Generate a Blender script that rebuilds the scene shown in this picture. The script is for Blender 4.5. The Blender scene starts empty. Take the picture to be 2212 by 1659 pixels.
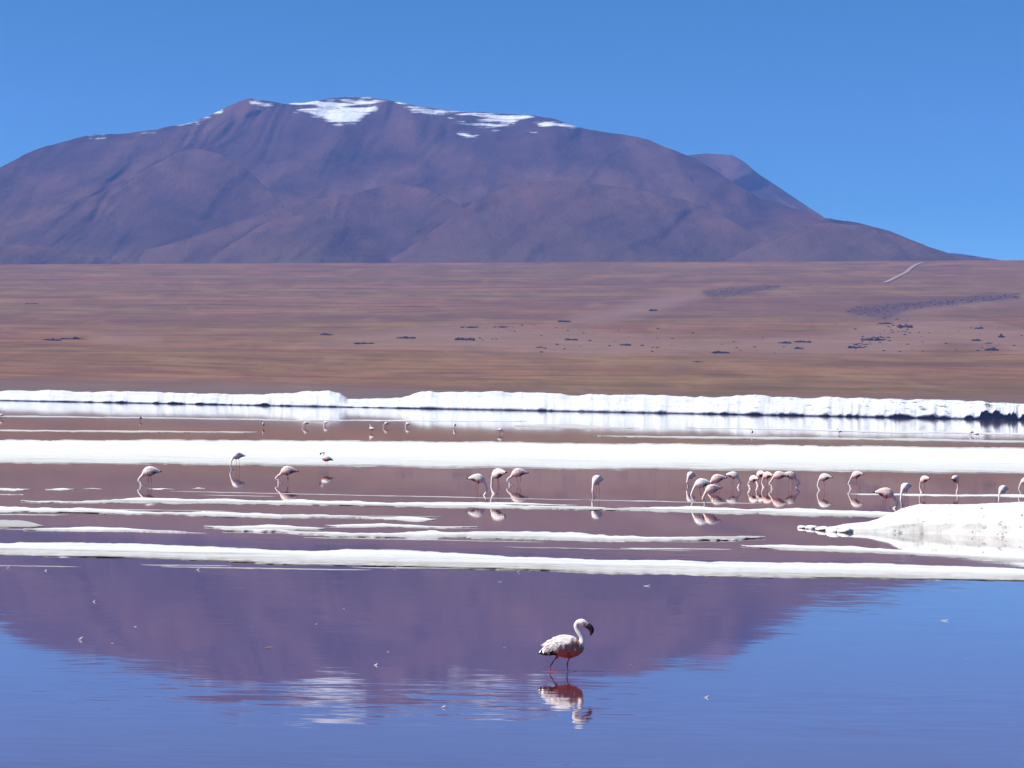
import bpy, bmesh, math, random
import numpy as np
from mathutils import Vector, Matrix, kdtree

S = bpy.context.scene
C = S.collection
random.seed(7)
R = math.radians

# ------------------------------------------------------------------ camera
W0, H0 = 2212.0, 1659.0            # measuring frame used for all pixel readings of the photograph
F = 10523.0                        # focal length in those pixels (about 12 degrees across)
CAMH = 3.2
HOR = 872.0                        # horizon row in the middle of the frame
ROLL = R(1.1)
pitch = math.atan((HOR - H0 / 2) / F)
fwd = Vector((0, math.cos(pitch), math.sin(pitch)))
up0 = Vector((0, -math.sin(pitch), math.cos(pitch)))
X0 = Vector((1, 0, 0))
rgt = X0 * math.cos(ROLL) + up0 * math.sin(ROLL)
upv = up0 * math.cos(ROLL) - X0 * math.sin(ROLL)
cam = bpy.data.cameras.new('camera')
cam.sensor_width = 36
cam.lens = 36 * F / W0
cam.clip_start = 1
cam.clip_end = 90000
co = bpy.data.objects.new('camera', cam)
C.objects.link(co)
m = Matrix((rgt, upv, -fwd)).transposed().to_4x4()
m.translation = (0, 0, CAMH)
co.matrix_world = m
S.camera = co

# ------------------------------------------------------------------ sky, sun, exposure
SUN_EL, SUN_AZ = R(47), R(-107)       # azimuth from +Y towards +X: the sun stands to the left
wd = bpy.data.worlds.new('World')
S.world = wd
wd.use_nodes = True
nt = wd.node_tree
bg = nt.nodes['Background']
sky = nt.nodes.new('ShaderNodeTexSky')
sky.sky_type = 'NISHITA'
sky.sun_disc = False
sky.sun_elevation = SUN_EL
sky.sun_rotation = SUN_AZ
sky.altitude = 4300
sky.air_density = 1.0
sky.dust_density = 0.0
sky.ozone_density = 2.0
# thin, very dry air at 4300 m: the deep blue reaches almost down to the horizon
tc = nt.nodes.new('ShaderNodeTexCoord')
sx = nt.nodes.new('ShaderNodeSeparateXYZ')
ma = nt.nodes.new('ShaderNodeMath'); ma.operation = 'MULTIPLY_ADD'
ma.inputs[1].default_value = 4.6
ma.inputs[2].default_value = -0.035
cx = nt.nodes.new('ShaderNodeCombineXYZ')
vn = nt.nodes.new('ShaderNodeVectorMath'); vn.operation = 'NORMALIZE'
nt.links.new(tc.outputs['Generated'], sx.inputs[0])
nt.links.new(sx.outputs[0], cx.inputs[0]); nt.links.new(sx.outputs[1], cx.inputs[1])
nt.links.new(sx.outputs[2], ma.inputs[0]); mx = nt.nodes.new('ShaderNodeMath'); mx.operation = 'MAXIMUM'; mx.inputs[1].default_value = .012
nt.links.new(ma.outputs[0], mx.inputs[0]); nt.links.new(mx.outputs[0], cx.inputs[2])
nt.links.new(cx.outputs[0], vn.inputs[0]); nt.links.new(vn.outputs[0], sky.inputs[0])
hs = nt.nodes.new('ShaderNodeHueSaturation'); hs.inputs['Saturation'].default_value = 1.34; hs.inputs['Hue'].default_value = .483
nt.links.new(sky.outputs[0], hs.inputs['Color']); nt.links.new(hs.outputs[0], bg.inputs[0])
bg.inputs[1].default_value = 0.12
sl = bpy.data.lights.new('sun', 'SUN')
sl.energy = 4.2
sl.angle = R(0.5)
sl.color = (1.0, 0.96, 0.9)
so = bpy.data.objects.new('sun', sl)
C.objects.link(so)
sdir = Vector((math.sin(SUN_AZ) * math.cos(SUN_EL), math.cos(SUN_AZ) * math.cos(SUN_EL), math.sin(SUN_EL)))
so.rotation_euler = sdir.to_track_quat('Z', 'Y').to_euler()
S.view_settings.view_transform = 'Standard'
S.view_settings.look = 'None'
S.view_settings.exposure = 0.6
S.view_settings.gamma = 1
S.view_settings.use_curve_mapping = False
S.render.engine = 'CYCLES'

# ------------------------------------------------------------------ helpers
def ray(px, py):
    return (rgt * (px - W0 / 2) + upv * (H0 / 2 - py) + fwd * F).normalized()
def on_water(px, py, z=0.0):
    d = ray(px, py)
    k = (z - CAMH) / d.z
    return Vector((d.x * k, d.y * k, z))
RG, UV, FW = (np.array(v) for v in (rgt, upv, fwd))
def rays(px, py):                    # direction scaled so that its horizontal length is 1
    d = (px - W0 / 2)[..., None] * RG + (H0 / 2 - py)[..., None] * UV + F * FW
    return d / np.hypot(d[..., 0], d[..., 1])[..., None]
def hashn(ix, iy, seed):
    h = (ix.astype(np.int64) * 374761393 + iy.astype(np.int64) * 668265263 + seed * 974711) & 0x7fffffff
    h = ((h ^ (h >> 13)) * 1274126177) & 0x7fffffff
    return ((h ^ (h >> 16)) & 0xffff) / 65535.0
def vnoise(x, y, seed=0):
    x = np.asarray(x, float); y = np.asarray(y, float)
    ix, iy = np.floor(x), np.floor(y)
    fx, fy = x - ix, y - iy
    fx = fx ** 3 * (fx * (fx * 6 - 15) + 10); fy = fy ** 3 * (fy * (fy * 6 - 15) + 10)
    a = hashn(ix, iy, seed); b = hashn(ix + 1, iy, seed)
    c = hashn(ix, iy + 1, seed); d = hashn(ix + 1, iy + 1, seed)
    return (a + (b - a) * fx) * (1 - fy) + (c + (d - c) * fx) * fy
def fbm(x, y, seed=0, o=4, g=.5):
    t, a, n = 0, 1, 0
    for k in range(o):
        t = t + a * vnoise(x * 2 ** k + 17.3 * k, y * 2 ** k - 9.1 * k, seed + k); n += a; a *= g
    return t / n - .5
def grid_mesh(name, P, mats, smooth=True, attrs=None):
    nr, nc = P.shape[:2]
    me = bpy.data.meshes.new(name)
    v = P.reshape(-1, 3)
    i = np.arange(nr * nc).reshape(nr, nc)
    q = np.stack([i[:-1, :-1], i[:-1, 1:], i[1:, 1:], i[1:, :-1]], -1).reshape(-1, 4)
    me.vertices.add(len(v)); me.vertices.foreach_set('co', v.astype(np.float32).ravel())
    me.loops.add(q.size); me.loops.foreach_set('vertex_index', q.ravel().astype(np.int32))
    me.polygons.add(len(q)); me.polygons.foreach_set('loop_start', np.arange(0, q.size, 4, dtype=np.int32))
    me.update(calc_edges=True)
    if smooth: me.polygons.foreach_set('use_smooth', [True] * len(q))
    for k, a in (attrs or {}).items():
        at = me.attributes.new(k, 'FLOAT', 'POINT'); at.data.foreach_set('value', np.asarray(a, np.float32).ravel())
    for mt in mats: me.materials.append(mt)
    me.update()
    return me
def link(name, me, parent=None):
    o = bpy.data.objects.new(name, me); C.objects.link(o)
    if parent: o.parent = parent
    return o
def struct(o): o['kind'] = 'structure'; return o
def tag(o, label, cat, group=None):
    o['label'] = label; o['category'] = cat
    if group: o['group'] = group
    return o

class N:                              # tiny node-material builder
    def __init__(s, name):
        s.m = bpy.data.materials.new(name); s.m.use_nodes = True; s.t = s.m.node_tree
        s.p = s.t.nodes['Principled BSDF']
    def n(s, typ, **kw):
        x = s.t.nodes.new('ShaderNode' + typ)
        for k, v in kw.items(): setattr(x, k, v)
        return x
    def l(s, a, b): s.t.links.new(a, b)
    def val(s, x, sock):
        if hasattr(x, 'is_output'): s.l(x, sock)
        else: sock.default_value = x
    def math(s, op, a, b=0.0, c=None, clamp=False):
        x = s.n('Math', operation=op, use_clamp=clamp); s.val(a, x.inputs[0]); s.val(b, x.inputs[1])
        if c is not None: s.val(c, x.inputs[2])
        return x.outputs[0]
    def vmath(s, op, a, b=None):
        x = s.n('VectorMath', operation=op); s.val(a, x.inputs[0])
        if b is not None: s.val(b, x.inputs[1])
        return x.outputs[0]
    def obj(s): return s.n('TexCoord').outputs['Object']
    def noise(s, vec, scale, detail=4, rough=.55, dist=0, out='Fac'):
        x = s.n('TexNoise'); s.l(vec, x.inputs['Vector'])
        x.inputs['Scale'].default_value = scale; x.inputs['Detail'].default_value = detail
        x.inputs['Roughness'].default_value = rough; x.inputs['Distortion'].default_value = dist
        return x.outputs[out]
    def stretch(s, vec, sc): return s.vmath('MULTIPLY', vec, sc)
    def rng(s, v, a, b, c=0., d=1.):
        x = s.n('MapRange'); s.l(v, x.inputs[0])
        for k, q in zip((1, 2, 3, 4), (a, b, c, d)): x.inputs[k].default_value = q
        return x.outputs[0]
    def mix(s, f, a, b):
        x = s.n('Mix', data_type='RGBA'); s.val(f, x.inputs[0])
        for q, sock in ((a, x.inputs[6]), (b, x.inputs[7])):
            if hasattr(q, 'is_output'): s.l(q, sock)
            else: sock.default_value = (*q, 1)
        return x.outputs[2]
    def attr(s, name, out='Fac'):
        x = s.n('Attribute', attribute_name=name); return x.outputs[out]
    def bump(s, h, strength, dist):
        x = s.n('Bump'); s.l(h, x.inputs['Height']); x.inputs['Strength'].default_value = strength
        x.inputs['Distance'].default_value = dist
        s.l(x.outputs[0], s.p.inputs['Normal'])
    def fin(s, col, rough=.9, spec=.2):
        s.val(col if hasattr(col, 'is_output') else (*col, 1), s.p.inputs['Base Color'])
        s.val(rough, s.p.inputs['Roughness']); s.p.inputs['Specular IOR Level'].default_value = spec
        return s.m

# ------------------------------------------------------------------ materials
def mat_water():
    b = N('lagoon water'); o = b.obj()
    sep = b.n('SeparateXYZ'); b.l(o, sep.inputs[0])
    # ripples as small tilts of the surface; the lagoon is calmest in the sheltered pools between the salt bars
    r1 = b.noise(b.stretch(o, (.8, 2.2, 1)), 2.2, 3, .55, .4, 'Color')
    r2 = b.noise(b.stretch(o, (.35, .8, 1)), .9, 3, .5, .6, 'Color')
    v = b.vmath('ADD', b.vmath('SUBTRACT', r1, (.5, .5, .5)), b.vmath('MULTIPLY', b.vmath('SUBTRACT', r2, (.5, .5, .5)), (.5, .5, .5)))
    gust = b.rng(b.noise(b.stretch(o, (.025, .09, 1)), 1, 3, .5, .5), .38, .62, .3, 1.0)
    fall = b.math('ADD', b.rng(sep.outputs[1], 62, 108, .8, .22), b.rng(sep.outputs[1], 57, 61, .65, 0))
    far = b.rng(sep.outputs[1], 150, 700, 1.0, .35)
    k = b.math('MULTIPLY', b.math('MULTIPLY', gust, fall), b.math('MULTIPLY', far, .019))
    kv = b.n('CombineXYZ'); b.l(b.math('MULTIPLY', k, .6), kv.inputs[0]); b.l(k, kv.inputs[1])
    nn = b.vmath('NORMALIZE', b.vmath('ADD', b.vmath('MULTIPLY', v, kv.outputs[0]), (0, 0, 1)))
    b.l(nn, b.p.inputs['Normal'])
    sed = b.noise(b.stretch(o, (.03, .05, 1)), 1, 3)
    col = b.mix(sed, (.13, .038, .05), (.17, .05, .06))
    b.p.inputs['IOR'].default_value = 1.333
    b.p.inputs['Specular IOR Level'].default_value = .5
    return b.fin(col, .02, .5)
def mat_salt(name, grey=0.0):
    b = N(name); o = b.obj()
    n1 = b.noise(b.stretch(o, (.15, .35, 1)), 1, 5, .6)
    n2 = b.noise(o, 2.2, 5, .65)
    n3 = b.noise(o, 14, 3, .6)
    wet = b.attr('wet')  # damp plus the painted shade of the bars' near slopes
    dirt = b.math('ADD', b.rng(n1, .5, .72, 0, .5), wet, clamp=True)  # dirt and damp, together with the painted slope shade
    dirt = b.math('MULTIPLY', dirt, b.rng(n2, .25, .6, .45, 1.0))
    col = b.mix(n3, (.80, .785, .745), (.87, .855, .815))
    col = b.mix(dirt, col, (.40, .37, .335))
    sp = b.math('MULTIPLY', b.rng(b.noise(b.stretch(o, (1, .6, 1)), 3.4, 4, .7), .6, .66, 0, .85), b.attr('speck'))
    col = b.mix(sp, col, (.12, .11, .11))
    if grey: col = b.mix(grey, col, (.30, .27, .26))
    fr = b.noise(b.stretch(o, (.22, .9, 1)), 1, 5, .65)
    b.l(b.rng(b.math('ADD', b.attr('rim'), b.math('MULTIPLY', b.math('SUBTRACT', fr, .5), 1.7)), -.12, .22, 1, 0), b.p.inputs['Alpha'])
    b.bump(b.math('ADD', b.math('MULTIPLY', n2, .7), b.math('MULTIPLY', n3, .3)), .6, .06)
    return b.fin(col, .85, .25)
def mat_bank():
    b = N('salt crust bank'); o = b.obj()
    n1 = b.noise(b.stretch(o, (1, 1, 2.0)), .09, 5, .65)
    n2 = b.noise(b.stretch(o, (1, 1, 1.2)), .6, 5, .7)
    col = b.mix(b.rng(n1, .5, .75), (.86, .85, .83), (.60, .60, .62))
    spots = b.rng(b.noise(b.stretch(o, (.35, .35, .22)), .55, 4, .65), .58, .62)
    col = b.mix(b.math('MULTIPLY', spots, b.attr('wet')), col, (.05, .05, .06))  # dark spots paint the shade of small overhang holes onto the crust
    b.bump(n2, .8, .8)
    return b.fin(col, .9, .2)
def mat_mud_shade():
    b = N('black mud and undercut shade'); o = b.obj()
    n = b.noise(o, .4, 5)
    return b.fin(b.mix(n, (.012, .012, .018), (.05, .042, .045)), .6, .3)
def mat_redstreak():
    b = N('red streak'); o = b.obj()
    return b.fin(b.mix(b.noise(o, 6, 4), (.20, .03, .025), (.34, .07, .05)), .35, .5)
def mat_plain():
    b = N('altiplano grassland'); o = b.obj()
    sep = b.n('SeparateXYZ'); b.l(o, sep.inputs[0])
    n1 = b.noise(b.stretch(o, (.0011, .0028, 0)), 1, 6, .6, .8)
    n2 = b.noise(b.stretch(o, (.006, .013, 0)), 1, 6, .65, .5)
    n3 = b.noise(b.stretch(o, (.05, .07, 0)), 1, 5, .7)
    n4 = b.noise(b.stretch(o, (.0005, .0016, 0)), 1, 4, .5, 1.)
    st = b.noise(b.stretch(o, (.0045, .017, 0)), 1, 5, .65, .9)
    st2 = b.noise(b.stretch(o, (.011, .05, 0)), 1, 5, .7, .3)
    n2c = b.rng(n2, .36, .64)
    st3 = b.noise(b.stretch(o, (.022, .0045, 0)), 1, 5, .65, .5)
    soil = b.mix(n2c, (.195, .078, .03), (.335, .155, .065))
    grass = b.mix(n2c, (.165, .088, .02), (.28, .158, .045))
    col = b.mix(b.rng(n1, .40, .6), soil, grass)
    col = b.mix(b.rng(n4, .5, .66, 0, .65), col, (.15, .066, .04))
    col = b.mix(b.rng(st, .5, .66, 0, .8), col, (.135, .064, .03))
    col = b.mix(b.rng(st2, .52, .66, 0, .5), col, (.32, .185, .10))
    col = b.mix(b.rng(st2, .47, .34, 0, .55), col, (.11, .062, .025))
    col = b.mix(b.rng(st3, .5, .68, 0, .5), col, (.125, .07, .032))
    col = b.mix(b.rng(st3, .46, .32, 0, .45), col, (.31, .19, .085))
    col = b.mix(b.rng(n3, .5, .8, 0, .5), col, (.10, .06, .045))
    flat = b.math('ADD', b.rng(b.math('ADD', sep.outputs[1], b.math('MULTIPLY', n1, 500)), 2900, 3050, 1, 0), 0, clamp=True)
    col = b.mix(b.math('MULTIPLY', flat, .8), col, (.17, .115, .10))
    col = b.mix(b.attr('pale'), col, (.30, .18, .13))
    rk = b.math('MULTIPLY', b.attr('scree'), b.rng(n3, .3, .55, .35, 1), clamp=True)
    col = b.mix(rk, col, (.07, .042, .042))
    b.bump(n3, .5, 2.5)
    return b.fin(col, .95, .1)
def mat_mountain():
    b = N('volcanic mountain'); o = b.obj()
    sep = b.n('SeparateXYZ'); b.l(o, sep.inputs[0])
    n1 = b.noise(b.stretch(o, (.0035, .0012, .005)), 1, 6, .55, .8)
    n2 = b.noise(b.stretch(o, (.02, .006, .02)), 1, 6, .7, .4)
    n3 = b.noise(b.stretch(o, (.08, .03, .08)), 1, 4, .7)
    col = b.mix(b.rng(n1, .35, .65), (.026, .016, .026), (.085, .042, .042))
    col = b.mix(b.rng(n2, .42, .7, 0, .6), col, (.10, .052, .048))
    col = b.mix(b.rng(n3, .5, .8, 0, .22), col, (.035, .022, .025))
    col = b.mix(b.math('MULTIPLY', b.math('MULTIPLY', b.attr('crest_light'), b.rng(n2, .3, .65, .4, 1)), .7), col, (.18, .092, .07))
    low = b.math('MULTIPLY', b.rng(sep.outputs[2], 215, 330, 1, 0), b.rng(n1, .3, .6))
    col = b.mix(b.math('MULTIPLY', low, .6), col, (.15, .095, .065))
    sn = b.math('ADD', b.attr('snow'), b.math('MULTIPLY', b.math('SUBTRACT', n2, .5), b.rng(b.attr('snow'), .02, .4, 0, 1.6)))
    n5 = b.noise(b.stretch(o, (.010, .003, .10)), 1, 5, .7, .6)
    sn = b.math('ADD', sn, b.math('MULTIPLY', b.math('SUBTRACT', n5, .52), b.rng(b.attr('snow'), .02, .4, 0, 5.0)))
    col = b.mix(b.rng(sn, .42, 1.05), col, (.86, .87, .9))
    h = b.math('ADD', b.math('MULTIPLY', n2, 1.), b.math('MULTIPLY', n3, .35))
    b.bump(h, .42, 16)
    return b.fin(col, .95, .1)
def mat_rock():
    b = N('dark lava rock'); o = b.obj()
    n = b.noise(o, .35, 5)
    b.bump(n, .6, .6)
    return b.fin(b.mix(n, (.016, .012, .012), (.06, .04, .036)), .9, .2)
def mat_track():
    b = N('pale dirt track'); o = b.obj()
    return b.fin(b.mix(b.noise(o, .05, 4), (.36, .25, .21), (.46, .34, .29)), .95, .1)
def mat_bird():
    b = N('flamingo plumage'); o = b.obj()
    c = b.attr('col', 'Color')
    n = b.noise(b.stretch(o, (18, 40, 40)), 1, 4, .6)
    c2 = b.mix(b.rng(n, .3, .7, 0.0, .14), c, b.vmath('MULTIPLY', c, (.78, .52, .52)))
    b.bump(n, .35, .01)
    return b.fin(c2, .75, .25)
def mat_feather():
    b = N('white feather vane'); o = b.obj()
    return b.fin(b.mix(b.noise(o, 90, 3), (.78, .75, .73), (.9, .88, .87)), .7, .3)
M_water, M_salt, M_saltg, M_bank, M_mud_shade, M_redstreak = mat_water(), mat_salt('salt crust'), mat_salt('damp salt crust', .42), mat_bank(), mat_mud_shade(), mat_redstreak()
M_plain, M_mtn, M_rock, M_track, M_bird, M_fea = mat_plain(), mat_mountain(), mat_rock(), mat_track(), mat_bird(), mat_feather()

# ------------------------------------------------------------------ setting: water
gx, gy = np.meshgrid(np.linspace(-1600, 1600, 9), np.linspace(-60, 3000, 9))
struct(link('water', grid_mesh('water', np.stack([gx, gy, gx * 0], -1), [M_water])))

# ------------------------------------------------------------------ setting: plain
XC = np.arange(-900, 3110, 8.0)
hx = HOR + (XC - W0 / 2) * math.tan(ROLL)               # horizon row of each column
topy = np.interp(XC, [-900, 0, 600, 1106, 2212, 3110], [582, 573, 569, 567, 564, 560])
def plain_z(x, d):                                       # x: frame column, d: ground distance
    x = np.asarray(x, float); d = np.asarray(d, float)
    h = HOR + (x - W0 / 2) * math.tan(ROLL)
    tp = np.interp(x, XC, topy)
    ztop = (h - tp) / F * 7000 + CAMH
    t = np.clip((d - 2420) / (7000 - 2420), 0, 1.2)
    z = ztop * (t - .06 * np.sin(np.pi * np.clip(t, 0, 1)))
    lx = (x - W0 / 2) / F * d
    und = fbm(lx / 420, d / 300, 3, 4) * 9 + fbm(lx / 120, d / 90, 5, 3) * 2.6
    z = z + und * np.clip((d - 2480) / 500, 0, 1) * np.clip((7000 - d) / 900, 0.1, 1)
    return np.where(d > 7000, ztop - (d - 7000) * .05, np.where(d < 2420, -1.0, z))
DR = np.concatenate([np.linspace(2380, 3200, 90), np.linspace(3210, 7000, 190), np.linspace(7040, 7900, 8)])
XX, DD = np.meshgrid(XC, DR)
ZZ = plain_z(XX, DD)
def frame_y(x, d, z):                                    # frame row at which a point of column x, distance d, height z shows
    return HOR + (x - W0 / 2) * math.tan(ROLL) - (z - CAMH) / d * F
PY = frame_y(XX, DD, ZZ)
def wedge(pts, x, y, soft=4):                            # band given as (x, ytop, ybottom)
    p = np.array(pts, float)
    a = np.interp(x, p[:, 0], p[:, 1]); b = np.interp(x, p[:, 0], p[:, 2])
    inside = np.minimum(y - a, b - y)
    inside = np.where((x < p[0, 0]) | (x > p[-1, 0]), -30, inside)
    return np.clip(inside / soft + .5, 0, 1)
SCREE = [[(1515, 630, 636), (1535, 624, 643), (1580, 621, 640), (1630, 618, 631), (1680, 616, 620)],
         [(1825, 672, 676), (1850, 662, 682), (1910, 657, 690), (1960, 652, 668), (2050, 645, 660), (2130, 638, 651), (2195, 637, 645)]]
scree = np.zeros_like(PY); pale = np.zeros_like(PY)
for w in SCREE: scree = np.maximum(scree, wedge(w, XX, PY, 10) * .7)
for w in ([(640, 745, 746), (760, 722, 748), (1000, 700, 752), (1250, 715, 770), (1500, 735, 762), (1750, 725, 768), (1950, 690, 762), (2050, 690, 740), (2212, 715, 760), (2300, 730, 740)],
          [(1180, 700, 702), (1300, 672, 700), (1420, 640, 672), (1520, 628, 640)],
          [(190, 728, 738), (240, 724, 742), (350, 730, 738)], [(1850, 682, 688), (2000, 664, 676), (2120, 651, 660), (2212, 645, 654)]):
    pale = np.maximum(pale, wedge(w, XX, PY, 20) * .5)
lx = (XX - W0 / 2) / F * DD
P = np.stack([lx, np.sqrt(np.maximum(DD ** 2 - lx ** 2, 0)), ZZ], -1)
struct(link('plain', grid_mesh('plain', P, [M_plain], attrs={'scree': scree, 'pale': pale})))
def on_plain(px, py):
    d = np.linspace(2500, 6990, 1500)
    y = frame_y(px, d, plain_z(np.full_like(d, px), d))
    k = int(np.argmax(y <= py)) if (y <= py).any() else len(d) - 1
    D = d[k]; x = (px - W0 / 2) / F * D
    return Vector((x, math.sqrt(D * D - x * x), float(plain_z(px, D)))), D

# dirt track climbing over the rim of the plain
TR = [(1905, 612), (1918, 606), (1936, 597), (1950, 590), (1960, 580), (1972, 573), (1984, 569)]
tp = []
for i in range(25):
    k = i / 24 * (len(TR) - 1); a = min(int(k), len(TR) - 2); f = k - a
    p, D = on_plain(TR[a][0] + (TR[a + 1][0] - TR[a][0]) * f, TR[a][1] + (TR[a + 1][1] - TR[a][1]) * f)
    tp.append(p)
rows = []
for i, p in enumerate(tp):
    t = (tp[min(i + 1, 24)] - tp[max(i - 1, 0)]); t.z = 0; t.normalize()
    s = Vector((t.y, -t.x, 0)) * 2.6
    if abs(s.x) < 1.6: s.x = math.copysign(1.6, s.x if s.x else 1)
    rows.append([[*(p + s + Vector((0, 0, .8)))], [*(p - s + Vector((0, 0, .8)))]])
struct(link('track', grid_mesh('track', np.array(rows), [M_track])))

# ------------------------------------------------------------------ setting: mountains with snow
RID = [([(540, 212), (480, 258), (400, 318), (325, 358), (250, 403), (175, 433), (75, 468), (0, 493), (-200, 560)], 34, 300),
       ([(745, 300), (650, 358), (585, 393), (545, 453)], 30, 190),
       ([(900, 370), (850, 388), (750, 418), (675, 433), (585, 453), (500, 483), (400, 518), (300, 543), (180, 580)], 28, 260),
       ([(660, 470), (610, 478), (560, 505), (540, 590)], 34, 170),
       ([(1400, 410), (1250, 392), (1106, 388), (1030, 420), (1000, 445), (960, 500), (920, 590)], 40, 300),
       ([(760, 450), (800, 490), (840, 600)], 38, 180),
       ([(1100, 470), (1130, 520), (1150, 600)], 40, 190),
       ([(1400, 301), (1440, 370), (1480, 430), (1420, 500), (1340, 590)], 46, 250),
       ([(850, 222), (900, 280), (960, 330), (1060, 380)], 40, 170),
       ([(1781, 471), (1706, 493), (1656, 538), (1620, 600)], 36, 260),
       ([(1606, 433), (1520, 460), (1440, 520)], 36, 170),
       ([(340, 285), (230, 360), (90, 410), (-150, 450)], 36, 190),
       ([(190, 470), (230, 520), (240, 600)], 36, 120),
       ([(1950, 510), (1880, 545), (1840, 600)], 34, 140),
       ([(1230, 400), (1290, 470), (1280, 600)], 40, 160)]
def segdist(x, y, pl):
    best = np.full(x.shape, 1e9)
    for (ax, ay), (bx, by) in zip(pl[:-1], pl[1:]):
        t = np.clip(((x - ax) * (bx - ax) + (y - ay) * (by - ay)) / ((bx - ax) ** 2 + (by - ay) ** 2), 0, 1)
        best = np.minimum(best, np.hypot(x - ax - t * (bx - ax), y - ay - t * (by - ay)))
    return best
SNOW = [[(536, 212), (560, 212), (600, 224), (590, 232), (560, 234), (545, 224)],
        [(632, 238), (690, 222), (745, 209), (838, 214), (812, 236), (790, 246), (768, 266), (730, 270), (700, 256), (660, 246)],
        [(856, 219), (900, 226), (940, 238), (930, 246), (890, 240)],
        [(970, 256), (1020, 262), (1070, 250), (1110, 247), (1130, 256), (1100, 272), (1070, 282), (1030, 272)],
        [(1138, 284), (1165, 270), (1190, 260), (1258, 278), (1235, 279), (1195, 270), (1170, 278), (1150, 288)],
        [(452, 246), (470, 238), (478, 240), (465, 248)], [(190, 292), (226, 290), (226, 295), (195, 296)],
        [(305, 284), (334, 281), (334, 285)], [(385, 269), (414, 262), (414, 266), (390, 273)], [(990, 286), (1050, 290), (1010, 297)],
        [(590, 224), (640, 224), (690, 218), (690, 224), (620, 232)], [(930, 236), (1000, 240), (1060, 246), (1100, 248), (1100, 253), (1000, 248), (940, 244)], [(1100, 248), (1160, 252), (1200, 262), (1150, 262), (1110, 256)], [(420, 262), (455, 249), (455, 254), (425, 266)]]
def polysd(x, y, pg):                                    # signed distance, positive inside
    n = len(pg); ins = np.zeros(x.shape, bool)
    for i in range(n):
        (ax, ay), (bx, by) = pg[i], pg[(i + 1) % n]
        c = ((ay > y) != (by > y)) & (x < (bx - ax) * (y - ay) / ((by - ay) or 1e-9) + ax)
        ins ^= c
    d = segdist(x, y, pg + [pg[0]])
    return np.where(ins, d, -d)
def mountain(name, sil, x0, x1, d0, dd, ybase, rid, seed, bump, snow=(), step=4, rows=150, dome=0):
    x = np.arange(x0, x1, float(step)); s = np.linspace(0, 1, rows)
    p = np.array(sil, float)
    yt = np.interp(x, p[:, 0], p[:, 1]) + fbm(x / 40, x * 0, seed + 9, 4) * 5
    X, Sg = np.meshgrid(x, s)
    Y = ybase + (yt[None] - ybase) * Sg
    D = d0 + dd * ((ybase - Y) / 380.0) ** .9
    gx_ = X + (Y - 210) * np.interp(X, [300, 900, 1300, 1900], [.9, .25, -.3, -1.0]) + fbm(X / 130, Y / 110, seed + 16, 3) * 60
    wx = X + fbm(X / 170, Y / 120, seed, 3) * 120 + (Y - 400) * 1.6
    wy = Y + fbm(X / 140, Y / 90, seed + 20, 3) * 50
    f1 = fbm(wx / 185, wy / 330, seed + 2, 4, .38); n = 1 - (np.sqrt(f1 ** 2 + .002) - .045) * 4.6
    n2 = 1 - np.abs(fbm(wx / 60, wy / 80, seed + 4, 3, .5)) * 4
    b = n * bump + n2 * bump * .12 + fbm(X / 320, Y / 160, seed + 7, 3) * bump * 2.4 + fbm(gx_ / 84, Y / 420, seed + 8, 3, .4) * bump * 3.2 + fbm(gx_ / 30, Y / 300, seed + 12, 3) * bump * .8 * np.clip(fbm(X / 150, Y / 90, seed + 14, 2) * 3 + .6, 0, 1.4)
    for pl, w, a in rid:
        dist = segdist(X + fbm(X / 60, Y / 60, seed + 31, 3) * 26, Y + fbm(X / 60, Y / 60, seed + 33, 3) * 20, pl)
        b = b + a * .4 * np.exp(-(dist / (w * 1.5)) ** 1.7)
    D = D - b
    if dome:                                             # rounded in plan: the flanks curve away to both sides
        xc = p[np.argmin(p[:, 1]), 0]; D = D + dome * np.where(X < xc, (X - xc) / (p[0, 0] - xc), (X - xc) / (p[-1, 0] - xc)) ** 2
    sn = np.full(X.shape, -1.0)
    for pg in snow: sn = np.maximum(sn, np.clip(polysd(X, Y, pg) / 9, -1, 1))
    crest_light = np.zeros(X.shape)  # sunlit ridge crests painted in as paler, pinkish ground
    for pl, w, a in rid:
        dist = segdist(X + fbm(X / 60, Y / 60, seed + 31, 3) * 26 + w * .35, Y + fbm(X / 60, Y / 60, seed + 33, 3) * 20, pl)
        crest_light = np.maximum(crest_light, np.exp(-(dist / (w * .8)) ** 2) * (a / 300))
    if dome: crest_light = np.maximum(crest_light, np.exp(-((1 - Sg) / .35) ** 2) * (.75 + fbm(X / 50, Y / 30, seed + 40, 3) * 1.2))
    # the far side falls away behind the crest
    d = rays(X, Y); P = d * D[..., None] + np.array((0, 0, CAMH))
    back = [P[-1:] + np.array((0, 150 * k, -45. * k * k ** .3)) for k in (1, 3, 7, 14)]
    P = np.concatenate([P] + back, 0)
    sn = np.concatenate([sn] + [sn[-1:]] * 4, 0); crest_light = np.concatenate([crest_light] + [crest_light[-1:]] * 4, 0)
    return struct(link(name, grid_mesh(name, P, [M_mtn], attrs={'snow': sn * .5 + .5, 'crest_light': crest_light})))
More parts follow.
